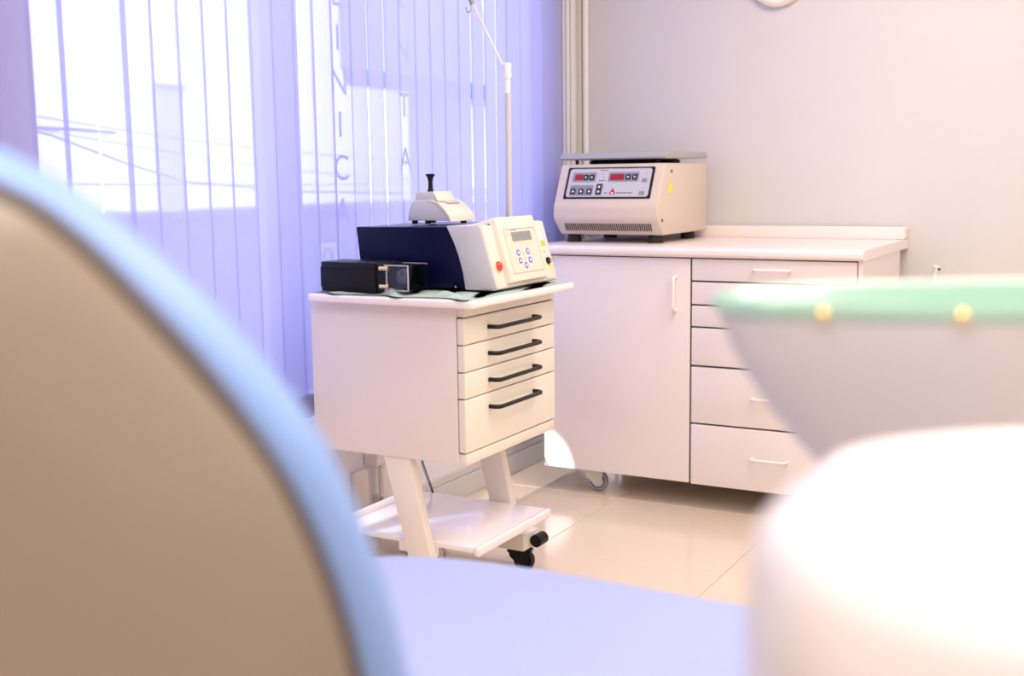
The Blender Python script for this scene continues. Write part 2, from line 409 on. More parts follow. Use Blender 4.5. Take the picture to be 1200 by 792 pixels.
obj('control_cord', cyl((-2.095, 4.262, .92), (-2.095, 4.262, 2.6), .0016, n=8), 'pdark', vb)

# ================================================================== WALL CABINET WITH WORKTOP
YF = 3.732
cab = thing('cabinet_unit', 'long white laminate cabinet on casters, with a door and six drawers, against the back wall', 'cabinet', (-1.39, 4.0, 0))
obj('carcass', box(-1.935, -.832, YF+.019, 4.326, .100, .873, .001, 1), 'lam', cab)
obj('end_panel', box(-.8315, -.817, YF+.002, 4.326, .088, .873, .001, 1), 'lam', cab)
obj('shadow_gap', box(-1.930, -.834, YF+.012, YF+.0185, .103, .8729), 'dark', cab)
dr = obj('door', box(-1.95, -1.389, YF, YF+.018, .093, .869, .003, 3), 'lam', cab, True)
def bow(p0, p1, out, r, n=5):
    """bow handle from p0 to p1 standing off by vector out"""
    p0, p1, out = Vector(p0), Vector(p1), Vector(out); d = (p1-p0).normalized(); L_ = out.length; pts = [p0]
    for k in range(n+1):
        a = PI/2*k/n; pts.append(p0+out*(1-.55)+out*.55*math.sin(a)+d*(L_*.55*(1-math.cos(a))))
    q = [p1]
    for k in range(n+1):
        a = PI/2*k/n; q.append(p1+out*(1-.55)+out*.55*math.sin(a)-d*(L_*.55*(1-math.cos(a))))
    return tube(pts+q[::-1], r, 10)
obj('handle', bow((-1.438, YF, .806), (-1.438, YF, .692), (0, -.03, 0), .0055), 'whandle', dr, True)
rows = [.869, .796, .7905, .7155, .710, .640, .6345, .507, .5005, .3070, .301, .0905]
for i in range(6):
    zt, zb = rows[2*i], rows[2*i+1]
    d_ = obj('drawer', box(-1.382, -.8345, YF, YF+.018, zb, zt, .003, 3), 'lam', cab, True)
    hz = {0: .838, 1: .763, 2: .687, 3: .600, 4: .408, 5: .203}[i]
    b = bow((-1.165, YF, hz), (-1.045, YF, hz), (0, -.026, 0), .0050); obj('handle', b, 'whandle', d_, True)
def caster(x, y, h, rw, parent, ang, tyre='grey', hub='hub', name='caster'):
    ax = Vector((math.cos(ang), math.sin(ang), 0)); c = Vector((x, y, rw)); sw = Vector((-ax.y, ax.x, 0))
    rt = frame(c, sw, FZ)
    pr_ = [(rw*.62, -.011), (rw*.9, -.0125), (rw*.98, -.009), (rw, 0), (rw*.98, .009), (rw*.9, .0125), (rw*.62, .011), (rw*.62, -.011)]
    t_ = obj(name, lathe(pr_, rt, 36), tyre, parent, True)
    b = lathe([(0, -.012), (rw*.12, -.0135), (rw*.2, -.0115), (rw*.5, -.009), (rw*.6, -.0105), (rw*.62, 0), (rw*.6, .0105), (rw*.5, .009), (rw*.2, .0115), (rw*.12, .0135), (0, .012)], rt, 32)
    obj('hub', b, hub, t_, True)
    b = lathe([(rw*.60, -.0118), (rw*.68, -.0128), (rw*.68, .0128), (rw*.60, .0118)], rt, 32); obj('rim', b, 'black', t_, True)
    # fork
    b = bmesh.new()
    for s in (-1, 1):
        o1 = c+ax*.0165*s
        f1 = xf(prism([(-.012, -.012), (.012, -.012), (.02, rw*.75), (.02, h-rw-.012), (-.045, h-rw-.012), (-.04, rw*.45)], 'z', -.0016, .0016), frame(o1, sw, FZ))
        tmp = bpy.data.meshes.new('t'); f1.to_mesh(tmp); f1.free(); b.from_mesh(tmp); bpy.data.meshes.remove(tmp)
    t0 = c-sw*.0125+Vector((0, 0, h-rw-.014))
    f1 = xf(box(-.036, .036, -.0165-.0016, .0165+.0016, 0, .005), frame(t0, sw, ax)); tmp = bpy.data.meshes.new('t'); f1.to_mesh(tmp); f1.free(); b.from_mesh(tmp); bpy.data.meshes.remove(tmp)
    cyl(t0+Vector((0, 0, .004)), t0+Vector((0, 0, .0145)), .016, n=18, bm=b)
    cyl(c-ax*.019, c+ax*.019, .004, n=10, bm=b)
    obj('fork', b, hub, t_)
    return t_
for x, y in ((-1.77, 3.815), (-.92, 3.815), (-1.80, 4.25), (-.92, 4.25)):
    caster(x, y, .100, .0375, cab, math.radians(283))
wt = thing('worktop', 'long cream-white laminate worktop with upstand on top of the white cabinet', 'worktop', (-1.4, 4.05, .875))
pf = [(3.712, .885), (3.715, .8785), (3.724, .8735), (4.445, .8735), (4.445, .907), (3.735, .907), (3.722, .904), (3.714, .897)]
obj('top_board', prism([(y, z) for y, z in pf], 'x', -1.985, -.812), 'lamtop', wt, True)
obj('upstand', box(-1.985, -.812, 4.375, 4.447, .9071, .951, .006, 3), 'lamtop', wt, True)
obj('sealing_strip', box(-1.985, -.84, 4.365, 4.3755, .9071, .9125, .002, 2), 'lam', wt)

# ------------------------------------------------------------------ centrifuge
ce = thing('centrifuge', 'beige bench centrifuge with grey lid and red displays, on the long worktop', 'centrifuge', (-1.75, 4.1, .907))
prof = [(3.918, 1.192), (3.846, 1.046), (3.843, 1.036), (3.843, 1.000), (3.847, .990), (3.905, .937), (4.345, .937), (4.350, 1.192)]
cb = obj('casing', prism(prof, 'x', -1.962, -1.552, .006, 3), 'beige', ce, True)
# lid
obj('lid', prism([(3.915, 1.213), (3.93, 1.233), (4.345, 1.236), (4.352, 1.222), (4.345, 1.210), (3.93, 1.208)], 'x', -1.972, -1.552, .004, 3), 'lid', ce, True)
obj('lid_seal', lathe([(.0, 1.191), (.165, 1.191), (.172, 1.2), (.16, 1.2095), (0, 1.2095)], Matrix.Translation((-1.757, 4.12, 0)), 48), 'black', ce, True)
for x in (-1.60, -1.92): obj('latch_pin', cyl((x, 3.96, 1.19), (x, 3.96, 1.211), .006), 'black', ce)
for x, y in ((-1.925, 3.945), (-1.60, 3.945), (-1.60, 4.27), (-1.925, 4.27)):
    obj('foot', lathe([(0, .9072), (.028, .9072), (.026, .93), (.022, .9385), (0, .9385)], Matrix.Translation((x, y, 0)), 20), 'blackm', ce, True)
# front panel frame: local x -> +X, local y -> up along the sloping face, z -> outwards
p_lo, p_hi = Vector((-1.757, 3.846, 1.046)), Vector((-1.757, 3.918, 1.192))
eu = (p_hi-p_lo).normalized()
FP = frame(p_lo.lerp(p_hi, .53)+Vector((0, 0, 0)), (1, 0, 0), eu)   # z = x cross eu -> faces -Y
def fp(bm, dz=0): return xf(bm, FP @ Matrix.Translation((0, 0, dz)))
pw, ph = .341, .124
pn = obj('control_panel', fp(prism(rrect(-pw/2, pw/2, -ph/2, ph/2, .003), 'z', -.001, .003)), 'black', ce)
obj('face_plate', fp(prism(rrect(-pw/2+.009, pw/2-.009, -ph/2+.006, ph/2-.006, .010), 'z', .003, .0036)), 'pgrey', pn)
def pp_(name, x0, x1, y0, y1, mtl, z=.0045):
    u0 = -pw/2+x0*pw; u1 = -pw/2+x1*pw; v1 = ph/2-y0*ph; v0 = ph/2-y1*ph
    return obj(name, fp(prism(rrect(u0, u1, v0, v1, min(u1-u0, v1-v0)*.12), 'z', .0034, z)), mtl, pn)
pp_('key_field', .07, .345, .17, .47, 'pdark'); pp_('key_field', .49, .835, .17, .47, 'pdark')
pp_('key_field', .065, .335, .58, .91, 'pdark'); pp_('key_field', .365, .445, .53, .90, 'pdark')
pp_('red_display', .10, .19, .23, .42, 'redl', .0052); pp_('red_display', .51, .67, .23, .42, 'redl', .0052)
pp_('key_field', .875, .935, .37, .50, 'pdark'); pp_('key_field', .87, .93, .78, .90, 'pdark')
for cx_, cy_, k in ((.225, .33, 0), (.295, .33, 0), (.715, .33, 0), (.79, .33, 0), (.105, .78, 1), (.20, .78, 1), (.295, .78, 1), (.405, .64, 1), (.405, .79, 1)):
    pp_('key', cx_-.028, cx_+.028, cy_-.085, cy_+.085, 'black', .0056)
    pp_('key_symbol', cx_-.011, cx_+.011, cy_-.035, cy_+.035, 'white' if k else 'pgrey', .0061)
# printed red drop-shaped emblem and small text
e0 = Vector((-pw/2+.565*pw, ph/2-.80*ph))
b = prism([(e0.x, e0.y+.017), (e0.x-.012, e0.y-.006), (e0.x-.007, e0.y-.010), (e0.x, e0.y-.012), (e0.x+.007, e0.y-.010), (e0.x+.012, e0.y-.006)], 'z', .0036, .0041)
obj('emblem', fp(b), 'redp', pn)
obj('emblem_dot', fp(prism([(e0.x+.0042*math.cos(k*PI/6), e0.y-.005+.0042*math.sin(k*PI/6)) for k in range(12)], 'z', .0041, .0044)), 'white', pn)
for x, wd in ((.475, .035), (.61, .05), (.665, .03), (.70, .035), (.745, .045)):
    pp_('print', x, x+wd, .815, .845, 'text', .0040)
for x, y, wd in ((.38, .09, .09), (.42, .22, .012), (.425, .33, .012), (.38, .42, .08), (.91, .2, .012), (.905, .66, .012)):
    pp_('print', x, x+wd, y, y+.022, 'text', .0040)
# ventilation slots on the lower chamfer
q0, q1 = Vector((-1.757, 3.847, .990)), Vector((-1.757, 3.905, .937)); ev = (q0-q1).normalized()
VP = frame(q0.lerp(q1, .46), (1, 0, 0), ev)
b = bmesh.new()
for k in range(42):
    x = -.168+k*.336/41; sk = .0035
    prism([(x-.0023+sk, .020), (x+.0023+sk, .020), (x+.0023-sk, -.020), (x-.0023-sk, -.020)], 'z', -.004, .0009, bm=b)
vo = obj('vent_slots', xf(b, VP), 'black', ce); vo['kind'] = 'stuff'
# side marks
obj('side_hole', cyl((-1.5525, 3.975, 1.163), (-1.5512, 3.975, 1.163), .007, n=14), 'black', ce)
b = prism([(3.988, 1.086), (3.942, 1.086), (3.965, 1.130)], 'x', -1.5525, -1.5512); obj('warning_label', b, 'yellow', ce)
obj('side_hole', cyl((-1.5525, 3.885, .986), (-1.5512, 3.885, .995), .004, n=10), 'black', ce)

# ================================================================== INSTRUMENT CART
ca = thing('instrument_cart', 'white drawer cart with four black handles and a low shelf, in front of the blind', 'cart', (-1.75, 2.7, 0))
XR, XL, Y0, Y1, ZT = -1.526, -1.985, 2.452, 2.945, .832
b = prism([(XL, .835), (XR, .835), (XR, .395), (XL, .405)], 'y', Y0, Y1, .004, 3)
obj('body', box(XL, XR, Y0, Y1, .428, ZT, .004, 3), 'cart', ca, True)
obj('fascia', box(XR-.002, -1.504, Y0+.004, Y1-.002, .805, ZT, .003, 2), 'cartf', ca, True)
obj('fascia', box(XR-.002, -1.504, Y0+.004, Y1-.002, .428, .4575, .003, 2), 'cartf', ca, True)
obj('shadow_gap', box(XR, -1.512, Y0+.003, Y1-.003, .4575, .805), 'dark', ca)
zz = [.8025, .7355, .7335, .6665, .6645, .5985, .5965, .4595]
for i in range(4):
    d_ = obj('drawer', box(XR+.001, -1.502, Y0, Y1, zz[2*i+1], zz[2*i], .0045, 4), 'cartf', ca, True)
    hz = [.770, .7015, .632, .5615][i]
    obj('handle', bow((-1.504, 2.570, hz), (-1.504, 2.812, hz), (.032, 0, 0), .0058), 'handle', d_, True)
# lacquered top with soft edge and rounded corners
b = prism(rrect(-1.965, -1.447, 2.405, 2.975, .022, 6), 'z', .8325, .853)
bmesh.ops.bevel(b, geom=[e for e in b.edges if abs(e.verts[0].co.z-e.verts[1].co.z) < 1e-5], offset=.007, segments=4, affect='EDGES', profile=.5)
obj('top', b, 'carttop', ca, True)
# splayed legs, feet with casters, shelf
for y in (2.472, 2.918):
    ya, yb = y-.016, y+.016
    for tx, bx in ((-1.722, -1.645),):
        zt, zb_ = .43, .118
        if tx > -1.8:
            pts = [(tx-.042, zt), (tx+.042, zt), (bx+.036, zb_), (bx-.036, zb_)]
        if tx > -1.8: obj('leg', prism(pts, 'y', ya, yb, .005, 2), 'frame', ca, True)
    ft = obj('foot_bar', box(-2.06, -1.572, y-.045, y+.05, .070, .118, .004, 2), 'frame', ca, True)
    obj('end_cap', cyl((-1.550, y-.012, .096), (-1.550, y+.034, .096), .0185, n=24), 'black', ft, True)
    obj('cap_pin', cyl((-1.574, y+.012, .094), (-1.552, y+.012, .094), .01, n=12), 'black', ft)
    for x in (-1.592, -1.99): caster(x, y-.005, .078, .031, ca, math.radians(285), 'blackm', 'black')
obj('shelf_board', box(-1.945, -1.512, 2.492, 2.898, .186, .203, .004, 3), 'shelf', ca, True)
obj('shelf_rim', cyl((-1.948, 2.47, .207), (-1.948, 2.9, .207), .013, n=18), 'shelf', ca, True)
obj('shelf_edge', box(-1.514, -1.494, 2.492, 2.898, .178, .205, .007, 4), 'shelf', ca, True)
for y in (2.490, 2.900): obj('shelf_bracket', box(-1.74, -1.62, y-.004, y+.004, .165, .195), 'frame', ca)
# hanging black cable under the cart
obj('power_cord', tube([(-1.945, 2.93, .45), (-1.956, 2.93, .40), (-1.960, 2.93, .33), (-1.955, 2.93, .28), (-1.935, 2.93, .23), (-1.915, 2.93, .18), (-1.90, 2.95, .10), (-1.91, 2.975, .0045), (-1.97, 3.02, .0045), (-2.13, 3.03, .0045)], .0038, 8), 'black', ca, True)

# ------------------------------------------------------------------ green cloth on the cart
random.seed(7)
b = bmesh.new(); nx, ny = 60, 44; g = []
for i in range(nx+1):
    row = []
    for j in range(ny+1):
        u, v = i/nx, j/ny
        x = -1.955+u*.492; y = 2.420+v*.52
        e = max(0, 1-v/.22)
        yy = y+e*(.012*math.sin(u*17+1)+.006*math.sin(u*31))*1.0
        z = .8545+.0012*math.sin(x*60+y*20)+e*(.021*max(0, math.sin(u*19-1.2))**2*(1 if u > .42 else .25)+.002)*math.sin(min(1, v/.16+.15)*PI*.8+.2)
        if v > .18 and u > .06: z = min(z, .8560)
        if v < .03: z = .8545
        row.append(b.verts.new((x, yy, max(z, .8544))))
    g.append(row)
for i in range(nx):
    for j in range(ny): b.faces.new((g[i][j], g[i+1][j], g[i+1][j+1], g[i][j+1]))
bmesh.ops.solidify(b, geom=b.faces[:], thickness=.0007)
tag(obj('cloth', b, 'cloth', None, True), 'wrinkled mint green cloth spread under the machines on the cart', 'cloth')

# ------------------------------------------------------------------ laboratory device (navy and cream)
dv = thing('laboratory_machine', 'large navy and cream machine with tilted keypad and red stop button, on the cart', 'machine', (-1.7, 2.75, .857))
DY0, DY1 = 2.582, 2.925
# navy rear casing (seen from its side)
obj('rear_casing', prism([(-1.922, 1.021), (-1.633, 1.0235), (-1.612, .985), (-1.597, .948), (-1.585, .905), (-1.578, .864), (-1.9, .864), (-1.912, .93)], 'y', DY0+.001, DY1, .003, 2), 'navy', dv, True)
# pale grey front casing with raked front
obj('front_casing', prism([(-1.6325, 1.026), (-1.536, 1.028), (-1.528, 1.021), (-1.484, .872), (-1.488, .861), (-1.577, .861), (-1.584, .905), (-1.596, .948), (-1.611, .985)], 'y', DY0, DY1, .003, 2), 'grw', dv, True)
# cream front skin; local frame on the raked face (x -> +Y, y -> up the face)
f_lo, f_hi = Vector((-1.4855, 2.582, .868)), Vector((-1.529, 2.582, 1.022)); ef = (f_hi-f_lo).normalized()
DF = frame(f_lo, FY, ef)      # z = y cross ef -> +X
FL = (f_hi-f_lo).length
def df(bm, dz=0): return xf(bm, DF @ Matrix.Translation((0, 0, dz)))
obj('front_skin', df(box(.003, .34, -.004, FL+.004, -.004, .0045, .003, 2)), 'cream', dv, True)
# raised console with wedge top
cz = .019
b = bmesh.new()
A = [DF @ Vector(p) for p in ((.050, .004, 0), (.272, .004, 0), (.272, FL+.006, 0), (.050, FL+.006, 0))]
B = [DF @ Vector(p) for p in ((.055, .006, cz), (.262, .006, cz), (.262, FL+.020, cz), (.055, FL+.020, cz))]
Cc = [Vector((-1.64, 2.632, 1.014)), Vector((-1.64, 2.856, 1.024))]
va = [b.verts.new(p) for p in A]; vb_ = [b.verts.new(p) for p in B]; vc = [b.verts.new(p) for p in Cc]
b.faces.new(vb_); b.faces.new((va[0], va[1], vb_[1], vb_[0])); b.faces.new((va[0], vb_[0], vb_[3], va[3])); b.faces.new((va[1], va[2], vb_[2], vb_[1]))
b.faces.new((vb_[3], vb_[2], vc[1], vc[0])); b.faces.new((va[3], vb_[3], vc[0])); b.faces.new((va[2], vc[1], vb_[2])); b.faces.new((va[0], va[3], vc[0], vc[1], va[2], va[1]))
bmesh.ops.recalc_face_normals(b, faces=b.faces)
bmesh.ops.bevel(b, geom=b.edges[:], offset=.0035, segments=3, affect='EDGES', profile=.5)
con = obj('console', b, 'cream', dv, True)
def dc(name, x0, x1, y0, y1, z0, z1, mtl, par=None, r=.002): return obj(name, df(prism(rrect(x0, x1, y0, y1, r), 'z', cz+z0, cz+z1)), mtl, par or con, False)
b = bmesh.new()
for q in ((.078, .252, .146, .149), (.078, .252, .028, .031), (.078, .081, .031, .146), (.249, .252, .031, .146)):
    prism([(q[0], q[2]), (q[1], q[2]), (q[1], q[3]), (q[0], q[3])], 'z', cz, cz+.003, bm=b)
obj('panel_rim', df(b), 'cream', con)
dc('membrane', .081, .249, .031, .146, 0, .0008, 'creamp', None, .001)
dc('display_bezel', .108, .226, .109, .141, .0008, .0016, 'cream')
dc('display', .113, .220, .112, .137, .0016, .0022, 'lcd', None, .001)
dc('brand_strip', .113, .150, .1385, .1430, .0008, .0014, 'blue', None, .0015)
for u, v in ((.128, .081), (.181, .082), (.130, .059), (.183, .058), (.155, .045)):
    c_ = Vector((u, v, cz)); b = lathe([(.0045, .0009), (.0088, .0009), (.0088, .0018), (.0045, .0018), (.0045, .0009)], Matrix.Translation(c_), 24)
    obj('key_ring', df(b), 'blue', con, True)
    obj('key', df(lathe([(0, .0022), (.0043, .0020), (.0044, .0009), (0, .0009)], Matrix.Translation(c_), 20)), 'white', con, True)
for u, v in ((.154, .076), (.156, .064)): dc('indicator', u-.002, u+.002, v-.003, v+.003, .0008, .0014, 'orange', None, .001)
# right wing: curved cheek, key switch, labels
pts = [(0, 0)] + [(.052-.016*((k/10)**2.2), FL*k/10) for k in range(11)] + [(0, FL)]
obj('cheek', df(prism([(.274+u, v) for u, v in pts[1:-1]] + [(.274, FL), (.274, 0)], 'z', -.04, .009, .003, 2)), 'cream', dv, True)
def dw(name, x0, x1, y0, y1, mtl): return obj(name, df(prism(rrect(x0, x1, y0, y1, .001), 'z', .0085, .0098)), mtl, dv)
dw('orange_label', .287, .309, .092, .107, 'orange'); dw('white_label', .283, .300, .115, .140, 'white'); dw('yellow_label', .297, .310, .026, .038, 'yellow')
dw('small_label', .288, .300, .072, .080, 'pgrey')
ks = obj('key_switch', df(lathe([(0, .012), (.006, .012), (.009, .013), (.010, .008), (0, .008)], Matrix.Translation((.300, .050, .002)), 20)), 'black', dv, True)
obj('key', df(box(.2985, .3015, .046, .054, .012, .038)), 'metal', ks)
# red emergency button on the near strip
rb = obj('stop_button', df(lathe([(0, .018), (.007, .0165), (.0125, .012), (.0135, .008), (.013, .0045), (0, .0045)], Matrix.Translation((.030, .054, 0)), 28)), 'red', dv, True)
obj('button_collar', df(lathe([(.0125, .0045), (.0155, .0045), (.0155, .008), (.0125, .008), (.0125, .0045)], Matrix.Translation((.030, .054, 0)), 28)), 'cream', rb, True)
for x, y in ((-1.88, 2.60), (-1.52, 2.60), (-1.88, 2.90), (-1.52, 2.90)): obj('foot', cyl((x, y, .8565), (x, y, .8645), .012, n=16), 'black', dv)
obj('side_screw', cyl((-1.605, 2.580, .868), (-1.605, 2.584, .868), .003, n=10), 'metal', dv)

# ------------------------------------------------------------------ small cream device with black knob, on top of it
td = thing('bench_device', 'small cream rounded device with a black flared knob, sitting on the navy machine', 'device', (-1.76, 2.76, 1.027))
pts = [(-1.831, 1.034)]
pts += [(-1.8295, 1.050), (-1.824, 1.070), (-1.818, 1.083), (-1.806, 1.0905), (-1.760, 1.0905), (-1.740, 1.0865), (-1.722, 1.078), (-1.706, 1.064), (-1.696, 1.047), (-1.691, 1.034)]
# side skin and sloping front shoulder
obj('casing', prism(pts, 'y', 2.700, 2.822, .0025, 2), 'grw', td, True)
fpts = [(-1.7655, 1.089), (-1.745, 1.0895), (-1.7265, 1.0815), (-1.708, 1.0665), (-1.6945, 1.048), (-1.688, 1.032), (-1.694, 1.032), (-1.706, 1.055), (-1.735, 1.080)]
obj('front_shell', prism(fpts, 'y', 2.698, 2.828, .0015, 2), 'cream', td, True)
obj('head_block', prism([(-1.808, 1.088), (-1.803, 1.1125), (-1.752, 1.1125), (-1.738, 1.088)], 'y', 2.703, 2.79, .002, 2), 'grw', td, True)
obj('head_front', prism([(-1.7515, 1.1128), (-1.7365, 1.0885), (-1.731, 1.0865), (-1.7465, 1.1135)], 'y', 2.702, 2.792, .0012, 2), 'cream', td, True)
lp = frame((-1.728, 2.765, 1.0832), FY, Vector((-.0265, 0, .012)).normalized())
obj('label_plate', xf(prism(rrect(-.032, .032, -.008, .006, .001), 'z', -.0006, .0025), lp), 'pgrey', td)
obj('knob', lathe([(0, 1.1127), (.009, 1.1127), (.0065, 1.122), (.0060, 1.140), (.0085, 1.152), (.0125, 1.156), (.0125, 1.161), (0, 1.162)], Matrix.Translation((-1.770, 2.725, 0)), 24), 'black', td, True)
for x, y in ((-1.815, 2.712), (-1.772, 2.712), (-1.815, 2.805), (-1.705, 2.79)): obj('foot', cyl((x, y, 1.0245), (x, y, 1.0345), .0085, n=14), 'black', td)

# ------------------------------------------------------------------ black box with the clear end
bx = thing('power_supply', 'black oblong box with a clear plastic end block, front left on the cart', 'box', (-1.85, 2.5, .857))
obj('casing', box(-1.938, -1.764, 2.445, 2.545, .858, .936, .003, 2), 'black', bx, True)
obj('rear_flange', box(-1.945, -1.9375, 2.45, 2.54, .868, .922, .002, 1), 'black', bx)
obj('side_rib', box(-1.936, -1.768, 2.442, 2.446, .917, .921), 'black', bx)
obj('end_plate', box(-1.7638, -1.738, 2.450, 2.54, .860, .934, .002, 1), 'black', bx)
b = box(-1.7375, -1.664, 2.449, 2.453, .866, .931, .001, 1); box(-1.7375, -1.664, 2.531, 2.535, .866, .931, .001, 1, b); box(-1.668, -1.664, 2.453, 2.531, .866, .931, bm=b); box(-1.7375, -1.668, 2.453, 2.531, .928, .931, bm=b); box(-1.7375, -1.668, 2.453, 2.531, .866, .869, bm=b)
obj('clear_cover', b, 'clear', bx)
for k, (y, z) in enumerate(((2.4488, .8665), (2.4488, .9305), (2.535, .9305))): obj('cover_edge', box(-1.7375, -1.6635, y-.0012, y+.0012, z-.0012, z+.0012), 'grw', bx)
obj('cover_edge', box(-1.6655, -1.6632, 2.4476, 2.450, .8655, .9315), 'grw', bx)
obj('inner_wheel', lathe([(0, -.012), (.018, -.012), (.022, -.006), (.022, .006), (.018, .012), (0, .012)], frame((-1.703, 2.49, .898), (1, 0, 0), FZ), 24), 'pdark', bx, True)
b = bmesh.new()
for k in range(3):
    cyl((-1.703+.013*math.cos(k*2.1), 2.474, .898+.013*math.sin(k*2.1)), (-1.703+.013*math.cos(k*2.1), 2.482, .898+.013*math.sin(k*2.1)), .0035, n=10, bm=b)
obj('roller', b, 'metal', bx)
for z in (.922, .876):
    obj('thumb_screw', cyl((-1.750, 2.447, z), (-1.722, 2.447, z), .0058, n=14), 'brass', bx, True)
obj('hinge_rod', cyl((-1.728, 2.446, .866), (-1.728, 2.446, .931), .0017, n=8), 'metal', bx)
for x in (-1.92, -1.78): obj('foot', box(x-.01, x+.01, 2.46, 2.53, .8555, .8585), 'blackm', bx)

# ------------------------------------------------------------------ slim hanger pole with hook
hp = thing('hanger_pole', 'slim grey upright pole with a slanting white arm and hook, behind the cart machines', 'stand', (-1.66, 2.942, .853))
obj('base', cyl((-1.655, 2.952, .8535), (-1.655, 2.952, .875), .014, n=24), 'grw', hp, True)
obj('pole', cyl((-1.650, 2.952, .87), (-1.645, 2.946, 1.42), .009, n=16), 'grw', hp, True)
obj('joint', tube([(-1.646, 2.944, 1.385), (-1.6455, 2.944, 1.40), (-1.6455, 2.944, 1.41), (-1.6455, 2.944, 1.425), (-1.645, 2.944, 1.426), (-1.645, 2.944, 1.466), (-1.645, 2.944, 1.469)], [.0085, .009, .009, .009, .011, .0115, .009], 18), 'white', hp, True)
obj('arm', tube([(-1.656, 2.942, 1.458), (-1.700, 2.931, 1.55), (-1.745, 2.920, 1.645), (-1.755, 2.917, 1.668)], [.0035, .0028, .0028, .0028], 10), 'cream', hp, True)
obj('arm_clip', cyl((-1.742, 2.920, 1.636), (-1.749, 2.918, 1.654), .007, n=12), 'lcd', hp, True)
hk = [(-1.752+.0085*math.cos(a)*1.0, 2.916, 1.624+.0105*math.sin(a)) for a in [math.radians(q) for q in range(-200, 61, 20)]]
obj('hook', tube(hk+[(-1.7465, 2.917, 1.640), (-1.750, 2.918, 1.652)], .0019, 8), 'lid', hp, True)

# ------------------------------------------------------------------ round fitting and small hook on the back wall
wf = thing('wall_fitting', 'round cream fitting high on the back wall, cut by the top edge of the view', 'fitting', (-1.312, YB, 1.885))
mt = frame((-1.312, YB-.0005, 1.884), (1, 0, 0), FZ)
obj('rim', lathe([(0, 0), (.113, 0), (.116, .01), (.112, .026), (.102, .030), (.098, .022)], mt, 56), 'clock', wf, True)
obj('dial', lathe([(0, .022), (.098, .022), (.098, .020), (0, .020)], mt, 48), 'white', wf, True)
wh = thing('wall_tap', 'small white tap end standing up beyond the glass bowl rim', 'tap', (-.70, 4.40, .70))
obj('tap_body', tube([(-.715, 4.42, .70), (-.712, 4.41, .78), (-.704, 4.40, .812)], [.009, .009, .010], 14), 'white', wh, True)
obj('tap_bracket', box(-.735, -.695, 4.40, YB, .69, .705, .003, 1), 'chrome', wh)
obj('tap_lever', cyl((-.702, 4.40, .805), (-.690, 4.40, .800), .004, n=10), 'handle', wh)

# ================================================================== DENTAL CHAIR (foreground, out of focus)
def catmull(P, n=6):
    out = []
    for i in range(len(P)-1):
        p0 = P[max(i-1, 0)]; p1 = P[i]; p2 = P[i+1]; p3 = P[min(i+2, len(P)-1)]
        for k in range(n):
            t = k/n; out.append(tuple(.5*((2*p1[q])+(-p0[q]+p2[q])*t+(2*p0[q]-5*p1[q]+4*p2[q]-p3[q])*t*t+(-p0[q]+3*p1[q]-3*p2[q]+p3[q])*t**3) for q in (0, 1)))
    out.append(P[-1]); return out
def pad(half, layers, mtx, front_bulge, back_bulge, cap_mid=True):
    """half: outline from top middle to bottom middle (x>=0). layers: (inset, depth) rings from front to back."""
    P = catmull(half, 5); full = P + [(-x, y) for x, y in P[-2:0:-1]]
    n = len(full); cx_ = 0; cy_ = sum(p[1] for p in full)/n
    nrm = []
    for i in range(n):
        a = full[i-1]; c = full[(i+1) % n]; t = Vector((c[0]-a[0], c[1]-a[1])).normalized(); nn = Vector((t.y, -t.x))
        if nn.dot(Vector((full[i][0]-cx_, full[i][1]-cy_))) < 0: nn = -nn
        nrm.append(nn)
    b = bmesh.new(); rings = []
    def ring(pts, d): rings.append([b.verts.new((x, y, d)) for x, y in pts])
    def inner(ins, d, bulge):
        for s in (.12, .4, .7, .9):
            base = [(full[i][0]-nrm[i].x*ins, full[i][1]-nrm[i].y*ins) for i in range(n)]
            yield [(cx_+(x-cx_)*s, cy_+(y-cy_)*s) for x, y in base], d+bulge*(1-s*s)
    for p, d in inner(layers[0][0], layers[0][1], front_bulge): ring(p, d)
    for ins, d in layers: ring([(full[i][0]-nrm[i].x*ins, full[i][1]-nrm[i].y*ins) for i in range(n)], d)
    for p, d in reversed(list(inner(layers[-1][0], layers[-1][1], -back_bulge))): ring(p, d)
    for A_, B_ in zip(rings, rings[1:]):
        for i in range(n): b.faces.new((A_[i], A_[(i+1) % n], B_[(i+1) % n], B_[i]))
    b.faces.new(rings[0]); b.faces.new(rings[-1][::-1])
    return xf(b, mtx)
O_ = Vector((-.625, .348, 1.024)); ea = Vector((.874, .485, -.013)); eb = Vector((.097, -.148, .984))
BK = frame(O_, ea, eb)
chair = thing('dental_chair', 'dental chair with beige-backed blue backrest and pale blue seat, blurred in the left foreground', 'chair', (-.75, .95, 0))
bl = [(0, .166), (.06, .155), (.11, .134), (.142, .113), (.174, .085), (.206, .053), (.239, .012), (.266, -.030), (.286, -.078), (.301, -.130), (.310, -.176), (.318, -.24), (.316, -.31), (.295, -.39), (.24, -.44), (.14, -.462), (0, -.468)]
sh = [(0, .156), (.06, .146), (.12, .122), (.151, .099), (.181, .065), (.212, .025), (.241, -.018), (.259, -.056), (.274, -.102), (.285, -.154), (.291, -.22), (.289, -.29), (.27, -.36), (.22, -.405), (.13, -.425), (0, -.43)]
obj('backrest_cushion', pad(bl, [(.05, -.014), (.02, -.014), (.008, -.018), (.002, -.026), (0, -.037), (.001, -.055), (.006, -.072), (.018, -.086), (.04, -.094)], BK, .002, .01), 'chairb', chair, True)
obj('backrest_shell', pad(sh, [(.12, .032), (.085, .0285), (.058, .021), (.036, .012), (.018, .002), (.006, -.007), (.001, -.013), (.004, -.018)], BK, .006, 0), 'shell', chair, True)
